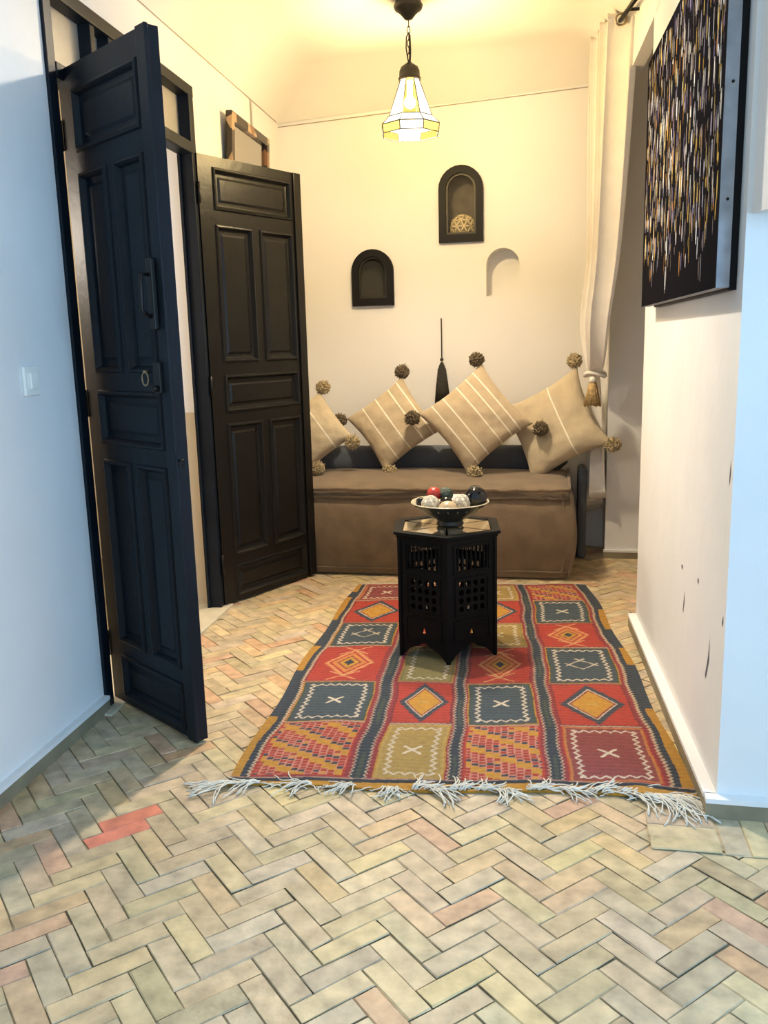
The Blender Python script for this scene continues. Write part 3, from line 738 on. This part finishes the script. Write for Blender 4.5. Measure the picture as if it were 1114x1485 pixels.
# fringe
k = MB()
def strand(p0, ang_, ln, curl, r=.0022, z=.012):
    pts = [Vector(p0)]; a_ = ang_; n_ = 6
    for i in range(n_):
        a_ += curl/n_+random.uniform(-.25,.25)
        q = pts[-1]+Vector((math.cos(a_),math.sin(a_),0))*ln/n_; q.z = max(.004, z*(1-i/n_*.7)+random.uniform(-.002,.004)); pts.append(q)
    k.tube(pts, r, 4)
clumps = [(0.0,200,.13),(.06,190,.10),(.17,188,.09),(.27,200,.07),(.36,250,.07),(.42,50,.09),(.45,330,.10),(.50,60,.08),(.55,20,.08),(.60,300,.09),(.66,30,.09),(.72,350,.10),(.79,30,.10),(.85,10,.10),(.88,300,.13),(.91,320,.15),(.93,310,.15),(.95,300,.15),(.965,290,.13)]
for (t_,a_,ln) in clumps:
    nst = 15
    for q in range(nst):
        tt = t_+random.uniform(-.014,.02); 
        p0 = FL.lerp(FR, min(max(tt,0),1)); p0 = p0+V(0,random.uniform(-.004,.012)+.01*math.sin(tt*11),.013)
        strand(p0, math.radians(a_)+random.uniform(-.35,.35), ln*random.uniform(.7,1.2), random.uniform(-1.2,1.2), z=.018)
for q in range(45):
    tt = random.random(); p0 = FL.lerp(FR,tt)+V(0,.004+.010*math.sin(tt*11),.011)
    strand(p0, math.radians(random.choice((-20,-160,-40,-10,-170)))+random.uniform(-.3,.3), random.uniform(.03,.07), random.uniform(-.5,.5), r=.0020, z=.010)
fg = k.build('fringe', M['fringe'], rug)

# ------------------------------------------------------------ hexagonal table
tb = empty('hexagonal_table', (.272,3.690,.010), math.radians(-90-4), label='black carved hexagonal side table standing on the rug', cat='table')
TH = .556; r_b = .238
def hexp(r,i): t = math.radians(60*i); return Vector((r*math.cos(t), r*math.sin(t), 0))
for i in range(6):
    A_, B_ = hexp(r_b,i), hexp(r_b,i+1); ex = (B_-A_).normalized(); T = frame(A_, ex, UP); s_ = r_b
    L_ = (B_-A_).length; c_ = L_/2
    # outline with ogee-scalloped foot
    out = [(0,0)]
    for q in range(1,24):
        u = q/24; uu = abs(u-.5)*2
        zz = .060*(1-uu**2.2) if uu<.70 else .060*(1-.70**2.2)*(1-(uu-.70)/.30)**1.5
        zz += .018*max(0,1-uu*4)
        out.append((u*L_, zz))
    out += [(L_,0),(L_,TH-.02),(0,TH-.02)]
    holes = [rect(.045,L_-.045,.400,.498)]
    gw = (L_-.10)/4
    for gx_ in range(4):
        for gz in range(4):
            x0_ = .05+gx_*gw; z0_ = .215+gz*.036
            holes.append([(x0_+.006,z0_+.012),(x0_+.012,z0_+.005),(x0_+gw-.012,z0_+.005),(x0_+gw-.006,z0_+.012),(x0_+gw-.006,z0_+.025),(x0_+gw-.012,z0_+.031),(x0_+.012,z0_+.031),(x0_+.006,z0_+.025)])
    holes.append([(c_-.012,.115),(c_+.012,.115),(c_+.006,.135),(c_,.145),(c_-.006,.135)])
    k = MB(); k.plate(out, holes, -.012, T)
    pn = k.build('side_panel', M['blackwood'], tb)
    # raised mouldings around openings
    k = MB()
    for (x0_,x1_,z0_,z1_) in ((.030,L_-.030,.385,.512),(.035,L_-.035,.200,.370),(.03,L_-.03,.085,.185)):
        k.plate(rect(x0_,x1_,z0_,z1_),[rect(x0_+.007,x1_-.007,z0_+.007,z1_-.007)],.004,T)
    k.box((-.004,.0,-.01),(.010,TH-.02,.006),0,T,.002); k.box((L_-.010,.0,-.01),(L_+.004,TH-.02,.006),0,T,.002)
    k.build('moulding', M['blackwood'], pn)
    for q in range(7):
        k = MB(); xx = .045+(L_-.09)*(q+.5)/7
        prof = [(.003,.400),(.003,.41),(.006,.415),(.003,.42),(.0055,.435),(.007,.449),(.0055,.463),(.003,.478),(.006,.483),(.003,.488),(.003,.498)]
        P0 = T @ V(xx,0,-.006)
        k.lathe([(r__,z__) for r__,z__ in prof], 8, T=Matrix.Translation((P0.x,P0.y,0)))
        k.build('spindle', M['blackwood'], pn)
k = MB(); k.plate([tuple(hexp(.262,i)[:2]) for i in range(6)], [[tuple(hexp(.215,i)[:2]) for i in range(6)]], .014, z0=TH-.014)
k.plate([tuple(hexp(.250,i)[:2]) for i in range(6)], [], .012, z0=TH-.026); 
tt_ = k.build('tabletop', M['blackwood'], tb); bv = tt_.modifiers.new('b','BEVEL'); bv.width=.003; bv.segments=2
k = MB()
for i in range(6):
    a1,b1 = hexp(.214,i+.03), hexp(.214,i+.97); c1 = (hexp(.214,i)+hexp(.214,i+1))/2*.02
    k.add([c1+V(0,0,TH-.0045), a1+V(0,0,TH-.0045), b1+V(0,0,TH-.0045)], [(0,1,2)])
    k.add([c1+V(0,0,TH-.012), a1+V(0,0,TH-.012), b1+V(0,0,TH-.012)], [(2,1,0)])
k.build('glass_inlay', M['tabletop'], tt_)

# ------------------------------------------------------------ bowl and balls
ZT = .010+TH; bc = Vector((.288,3.69,ZT+.001))
bw = empty('footed_bowl', bc, label='dark patterned footed bowl with cream rim on the black table', cat='bowl')
k = MB(); prof = [(.0,.0),(.058,.0),(.060,.006),(.055,.016),(.056,.022),(.080,.034),(.115,.056),(.150,.083),(.166,.098),(.170,.101)]
k.lathe(prof, 48); k.build('bowl_body', M['ceramic_dark'], bw)
k = MB(); k.lathe([(.170,.101),(.168,.105),(.163,.101),(.147,.088),(.112,.066),(.075,.048),(.04,.040),(.0,.038)], 48); k.build('cream_inside', M['ceramic_rim'], bw)
k = MB()
for i in range(22):
    t = 2*PI*i/22; 
    k.tube([(.080*math.cos(t),.080*math.sin(t),.0405),(.115*math.cos(t+.05),.115*math.sin(t+.05),.0585),(.150*math.cos(t),.150*math.sin(t),.0825)], .0010, 4)
k.build('painted_lines', M['ceramic_rim'], bw)
def ball(dx,dy,dz,r,m,label,name='decor_ball',sc=(1,1,1),jit=0,stem=False):
    o = empty(name, bc+V(dx,dy,dz), label=label, cat='decorative ball', group='decorative balls in the bowl')
    k = MB(); k.ball((0,0,0), r, 4, jit, sc=sc); k.build('ball_body', m, o)
    return o
b1 = ball(-.086,-.020,.094,.040,M['ball_white'],'white pierced ball at the left side of the bowl',jit=.02)
b2 = ball(-.015,-.080,.088,.036,M['ball_beige'],'smooth beige stone ball at the front of the bowl',sc=(1.1,1,.85))
b3 = ball(.048,-.030,.099,.039,M['ball_white'],'white speckled ball between the beige and black balls',jit=.02)
b4 = ball(.112,-.008,.118,.049,M['ball_black'],'large glossy black ball at the right side of the bowl')
b5 = ball(.118,.070,.124,.036,M['ball_black'],'smaller glossy black ball behind the large one in the bowl')
b6 = ball(-.066,.045,.128,.032,M['ball_red'],'red ball at the back left of the bowl')
b7 = ball(-.014,.050,.124,.033,M['ball_green'],'dark green textured ball beside the red one',jit=.03)
b8 = ball(-.016,-.005,.094,.030,M['ball_black'],'small shiny dark ball in the middle under the green one')
b9 = ball(-.125,.030,.096,.022,M['ball_black'],'tiny dark ball at the far left rim of the bowl')
# white ribs of the dark middle ball
k = MB()
for t0 in (-.35,.35):
    rr = .0303*math.cos(t0); k.tube([(rr*math.cos(t),rr*math.sin(t),.0303*math.sin(t0)) for t in [2*PI*i/24 for i in range(25)]], .0012, 5)
k.build('white_stripe', M['ceramic_rim'], b8)

# ------------------------------------------------------------ painting
pr = empty('drip_painting', R0+RD*.05+RN*.0+V(0,0,1.470), label='large black canvas with gold and white paint drips on the right wall', cat='painting')
T = frame((0,0,0), RD, UP, RN)      # local x along wall away from the camera, z toward the room
PLn, PHt = 1.335, .925
nu2, nv2 = 420, 300
U2,V2 = np.meshgrid(np.linspace(0,1,nu2),np.linspace(0,1,nv2)); Cc = np.zeros((nv2,nu2,3)); Cc[:] = (.012,.011,.013)
pc = [(.75,.70,.62),(.60,.38,.10),(.70,.50,.15),(.45,.22,.07),(.80,.80,.85),(.32,.28,.36),(.26,.2,.17),(.36,.3,.25),(.9,.88,.8),(.22,.18,.3)]
for q in range(900):
    ux = rng.uniform(.02,.97); vz = rng.uniform(.10,1.0); ln = rng.uniform(.025,.085); w_ = rng.uniform(.0012,.0040)
    if vz<.22 and rng.rand()<.5: continue
    if vz < .13+.05*math.sin(ux*30): continue
    c_ = np.array(pc[rng.choice(len(pc))])*rng.uniform(.35,1.15)
    i0=int((ux-w_)*nu2); i1=max(i0+1,int((ux+w_)*nu2)); j0=int(max(0,vz-ln)*nv2); j1=int(min(1,vz)*nv2)
    i0=max(i0,0)
    for j in range(j0,j1):
        f_ = (j-j0)/max(1,j1-j0); sh = 1 if .15<f_<.8 else .6
        Cc[j,i0:i1] = c_*sh
vs=[]; 
P3 = np.stack([U2*PLn,V2*PHt,np.full_like(U2,.056)],-1).reshape(-1,3)
lum = Cc.sum(-1).reshape(-1); P3[:,2] += np.where(lum>.4,.0012,0)
Tm = np.array(T)[:3,:3]; P3 = P3 @ Tm.T
idx = np.arange(nu2*nv2).reshape(nv2,nu2); fs = np.stack([idx[:-1,:-1],idx[:-1,1:],idx[1:,1:],idx[1:,:-1]],-1).reshape(-1,4)
me = bpy.data.meshes.new('painted_canvas'); me.from_pydata(P3.tolist(),[],fs.tolist()); me.materials.append(M['paint'])
po = bpy.data.objects.new('painted_canvas', me); COL.objects.link(po); po.parent = pr; setcol(po, Cc.reshape(-1,3))
k = MB(); k.box((0,0,.022),(PLn,PHt,.0555),0,T); k.build('stretcher_edge', M['canvas_side'], pr)
k = MB(); k.box((.015,-.006,.0),(PLn-.10,PHt+.0,.022),0,T); k.build('backing_frame', M['blackframe'], pr)
for z_ in (.22,.50,.80):
    k = MB(); k.tube([T@V(-.0015,z_,.036),T@V(.004,z_,.036)], .004, 8)
    k.build('canvas_nail', M['blackmetal'], pr)

# ------------------------------------------------------------ curtain, rod
rn, rf = Vector((1.190,4.30,2.835)), Vector((1.335,5.600,3.005))
cr_ = empty('curtain_rod', rn, label='thin dark curtain rod running toward the back wall', cat='curtain rod')
k = MB(); k.tube([(rf-rn)*-.25, rf-rn], .011, 12); k.build('rod', M['blackmetal'], cr_)
k = MB(); k.ball((rf-rn)*-.25, .022, 3); k.build('finial', M['blackmetal'], cr_)
for f_ in (.06,.93):
    k = MB(); p = (rf-rn)*f_; w_ = p+V(.055,0,-.012) ; k.tube([p, p+V(.09,-.01,-.0)], .008, 8); k.build('bracket', M['blackmetal'], cr_)
cu = empty('curtain', Vector((1.27,5.05,.30)), label='cream eyelet curtain gathered by a tasselled tieback at the alcove side', cat='curtain')
co = cu.location
nuC, nvC = 200, 90
top0 = rn+(rf-rn)*.16; top1 = rn+(rf-rn)*.88
tieP = Vector((1.275,5.17,1.140))
vs=[]
for j in range(nvC+1):
    t = j/nvC; z = None
    for i in range(nuC+1):
        u = i/nuC
        tz = 2.90-(2.90-.30)*t
        base = top0.lerp(top1,u)
        ztop = base.z+.035
        zz = ztop+(.42-(.16*u)-ztop)*t if True else 0
        # spread factor: 1 at the top, small at the tieback, growing again below
        h = (zz-1.15)
        if h>0: k_ = (h/(ztop-1.15)); sp = .07+.93*k_**.55; 
        else: k_ = -h/.8; sp = .07+.28*min(1,k_)**.7
        amp = .070*(.35+.65*k_**.5) if h>0 else .035*(.4+k_)
        ph = u*2*PI*5+.6
        cen = Vector((base.x,base.y,0)).lerp(Vector((tieP.x,tieP.y,0)), 1-sp)
        if h>0: 
            bag = .10*math.exp(-((h-.28)/.24)**2); cen.x -= bag*(.35+.6*u)*.45; 
        if h<0: cen += Vector((.05,.20,0))*min(1,k_*5)
        off = amp*math.sin(ph)+.010*math.sin(ph*.5+3*t)
        yo = .016*math.sin(ph*2+1)*sp
        vs.append(Vector((cen.x+off, cen.y+yo, zz))-co)
fs = [(j*(nuC+1)+i, j*(nuC+1)+i+1, (j+1)*(nuC+1)+i+1, (j+1)*(nuC+1)+i) for j in range(nvC) for i in range(nuC)]
k = MB(); k.add(vs,fs,0,True); cl = k.build('curtain_cloth', M['curtain'], cu, fixn=False)
so_ = cl.modifiers.new('t','SOLIDIFY'); so_.thickness = .0025
for q in range(6):
    u = (q+.30)/6.5; p = rn+(rf-rn)*(.16+.72*(q*2+1)/13) 
    d_ = (rf-rn).normalized(); a_ = d_.orthogonal().normalized(); b_ = d_.cross(a_)
    k = MB(); k.tube([p+a_*.026*math.cos(t)+b_*.026*math.sin(t)-co for t in [2*PI*i/20 for i in range(21)]], .0055, 6, caps=False); k.build('eyelet', M['brass'], cu)
tie = empty('curtain_tieback', tieP, label='rope tieback with golden brown tassel around the curtain', cat='tieback')
k = MB(); k.tube([(.058*math.cos(t),.085*math.sin(t),.012*math.sin(t*2)) for t in [2*PI*i/24 for i in range(25)]], .011, 8, caps=False); k.build('rope', M['curtain'], tie)
k = MB(); cx_,cy_ = -.035,-.085
k.ball((cx_,cy_,-.03), .020, 3, .02); k.build('tassel_knot', M['curtain'], tie)
k = MB()
for i in range(64):
    t = 2*PI*i/64; r1=.018; r2=.046+random.uniform(-.004,.004)
    k.tube([(cx_+r1*math.cos(t),cy_+r1*math.sin(t),-.045),(cx_+r2*.7*math.cos(t),cy_+r2*.7*math.sin(t),-.11),(cx_+r2*math.cos(t),cy_+r2*math.sin(t),-.178+random.uniform(-.01,.01))], .0038, 4)
k.build('tassel_threads', M['tassel_gold'], tie)

# ------------------------------------------------------------ pendant lamp
LX, LY = .184, 4.58; lz = CZ-.022
lp = empty('pendant_lamp', (LX,LY,lz), label='lit faceted glass pendant lamp hanging from the ceiling', cat='pendant lamp')
k = MB(); k.lathe([(0,.02),(.060,.02),(.064,0),(.072,-.012),(.066,-.028),(.045,-.042),(.030,-.058),(.018,-.072),(0,-.076)], 28); k.build('canopy', M['lampmetal'], lp)
k = MB()
zc = -.072
for q in range(7):
    c = V(0,0,zc-.017); ax = (1,0) if q%2 else (0,1)
    k.tube([(c.x+.007*math.cos(t)*ax[0], c.y+.007*math.cos(t)*ax[1], c.z+.019*math.sin(t)) for t in [2*PI*i/14 for i in range(15)]], .0022, 5, caps=False); zc -= .030
k.build('chain', M['lampmetal'], lp)
k = MB(); k.tube([(0,0,-.13),(-.012,0,-.15),(-.014,0,-.20),(-.008,0,-.245),(0,0,-.28)], .0035, 6); k.tube([(.004,0,-.14),(.006,0,-.21),(.002,0,-.28)], .0055, 6); k.build('cord', M['lampmetal'], lp)
k = MB(); k.lathe([(0,-.262),(.010,-.264),(.020,-.272),(.042,-.287),(.050,-.305),(.051,-.332),(.056,-.338),(.054,-.350),(.047,-.350),(.045,-.30),(0,-.28)], 28); k.build('cap', M['lampmetal'], lp)
# shade: 8 tall panes, a kink, then a short flared skirt
rings = [(.048,-.345),(.112,-.520),(.152,-.560),(.146,-.600)]
def R8(r,z,i): t = 2*PI*(i+.5)/8; return Vector((r*math.cos(t),r*math.sin(t),z))
for tier in range(3):
    (ra_,za_),(rb_,zb_) = rings[tier],rings[tier+1]
    for i in range(8):
        k = MB(); k.add([R8(ra_,za_,i),R8(ra_,za_,i+1),R8(rb_,zb_,i+1),R8(rb_,zb_,i)],[(0,1,2,3)])
        if tier==0:
            yel = i%2==1; m_ = M['shade_yellow'] if yel else M['shade_white']
        else: m_ = M['shade_white'] if tier==1 or i%2 else M['shade_yellow']
        k.build('glass_panel', m_, lp, fixn=False)
k = MB()
for i in range(8):
    k.tube([R8(*rings[q],i) for q in range(4)], .0026, 5)
for q in (1,2): k.tube([R8(*rings[q],i) for i in range(9)], .0028, 5, caps=False)
k.tube([R8(*rings[3],i) for i in range(9)], .0022, 5, caps=False)
k.build('lead_came', M['lead'], lp)
k = MB(); k.ball((0,0,-.45), .030, 3); k.lathe([(.014,-.35),(.016,-.44)],12); k.build('bulb', M['bulb'], lp)

# ------------------------------------------------------------ lights
def light(kind, name, loc, energy, col, **kw):
    l = bpy.data.lights.new(name, kind); l.energy = energy; l.color = col
    for a_,b_ in kw.items(): setattr(l,a_,b_)
    o = bpy.data.objects.new(name,l); COL.objects.link(o); o.location = loc; return o
light('POINT','lamp_bulb_light',(LX,LY,lz-.47), 68, (1,.83,.60), shadow_soft_size=.06)
q = L0+LD*(door_a+.35)-LN*1.3
light('POINT','room_behind_light',(q.x,q.y,1.9), 26, (1,.88,.74), shadow_soft_size=.15)
# added unseen spot that brightens the foreground floor, rug and right wall
sp = light('SPOT','ceiling_spot_light',(-.10,4.02,2.90), 105, (1,.90,.75), spot_size=math.radians(120), spot_blend=.9, shadow_soft_size=.04)
sp.rotation_euler = (Vector((.15,1.6,0))-sp.location).to_track_quat('-Z','Y').to_euler()
# added unseen area light, blue daylight for the near left wall
wn = light('AREA','window_daylight',(2.62,-.35,1.65), 58, (.36,.645,1), shape='RECTANGLE', size=1.7, size_y=1.9)
wn.rotation_euler = Vector((-1,.28,0)).to_track_quat('-Z','Z').to_euler()
w = bpy.data.worlds.new('daylight'); S.world = w; w.use_nodes = True
bg = w.node_tree.nodes['Background']; bg.inputs['Color'].default_value = (.42,.68,1,1); bg.inputs['Strength'].default_value = .35

# front room shell around the camera
g = MB(); g.box((0,0,0),(5.2,.1,3.25), T=frame((-1.9,-1.6,0),(1,0,0),(0,1,0)))
o = g.build('wall_behind_camera', M['plaster']); tag(o,'white wall behind the camera closing the front room','wall',kind='structure')
g = MB(); g.plate(rect(-1.6,2.2,0,3.25),[rect(-1.25,.55,.7,2.6)],.1,frame((2.75,0,0),(0,1,0),UP))
o = g.build('wall_window_side', M['plaster']); tag(o,'white wall with the big window of the front room','wall',kind='structure')
g = MB(); g.plate(rect(-1.25,.55,.7,2.6),[rect(-1.19,-.38,.76,2.54),rect(-.32,.49,.76,2.54)],.05,frame((2.78,0,0),(0,1,0),UP))  # unseen window, added where the blue daylight comes in
o = g.build('window_5', M['doorblk']); tag(o,'black framed two-light window of the front room','window',kind='structure')
g = MB(); g.box((-2.0,-1.6,3.2),(2.9,2.66,3.28))
o = g.build('ceiling_front', M['ceil']); tag(o,'plain white ceiling over the front room','ceiling',kind='structure')

# ------------------------------------------------------------ camera
F, CX, CY = 1250., 557., 742.5
dn = Vector((173.,6400.,F)).normalized()                 # world down seen by the camera (x right, y down, z forward)
fz = (Vector((0,0,1))-dn*dn.z).normalized()              # level forward
rt = fz.cross(-dn); rt = rt if rt.x>0 else -rt
# camera axes in world coordinates
def w_of(c): c = Vector(c); return Vector((c.dot(rt), c.dot(fz), c.dot(-dn)))
X_ = w_of((1,0,0)); Yd = w_of((0,1,0)); Zf = w_of((0,0,1))
Rm = Matrix((( X_.x,-Yd.x,-Zf.x),(X_.y,-Yd.y,-Zf.y),(X_.z,-Yd.z,-Zf.z))).to_4x4()
cd = bpy.data.cameras.new('camera'); cam = bpy.data.objects.new('camera', cd); COL.objects.link(cam)
cam.matrix_world = Matrix.Translation((0,0,CAMH)) @ Rm
cd.sensor_fit = 'VERTICAL'; cd.sensor_height = 24; cd.lens = 24*F/1485; cd.clip_start = .05
S.camera = cam
S.view_settings.view_transform = 'Standard'; S.view_settings.look = 'None'; S.view_settings.gamma = 1; S.view_settings.use_curve_mapping = False
S.view_settings.exposure = 1.27
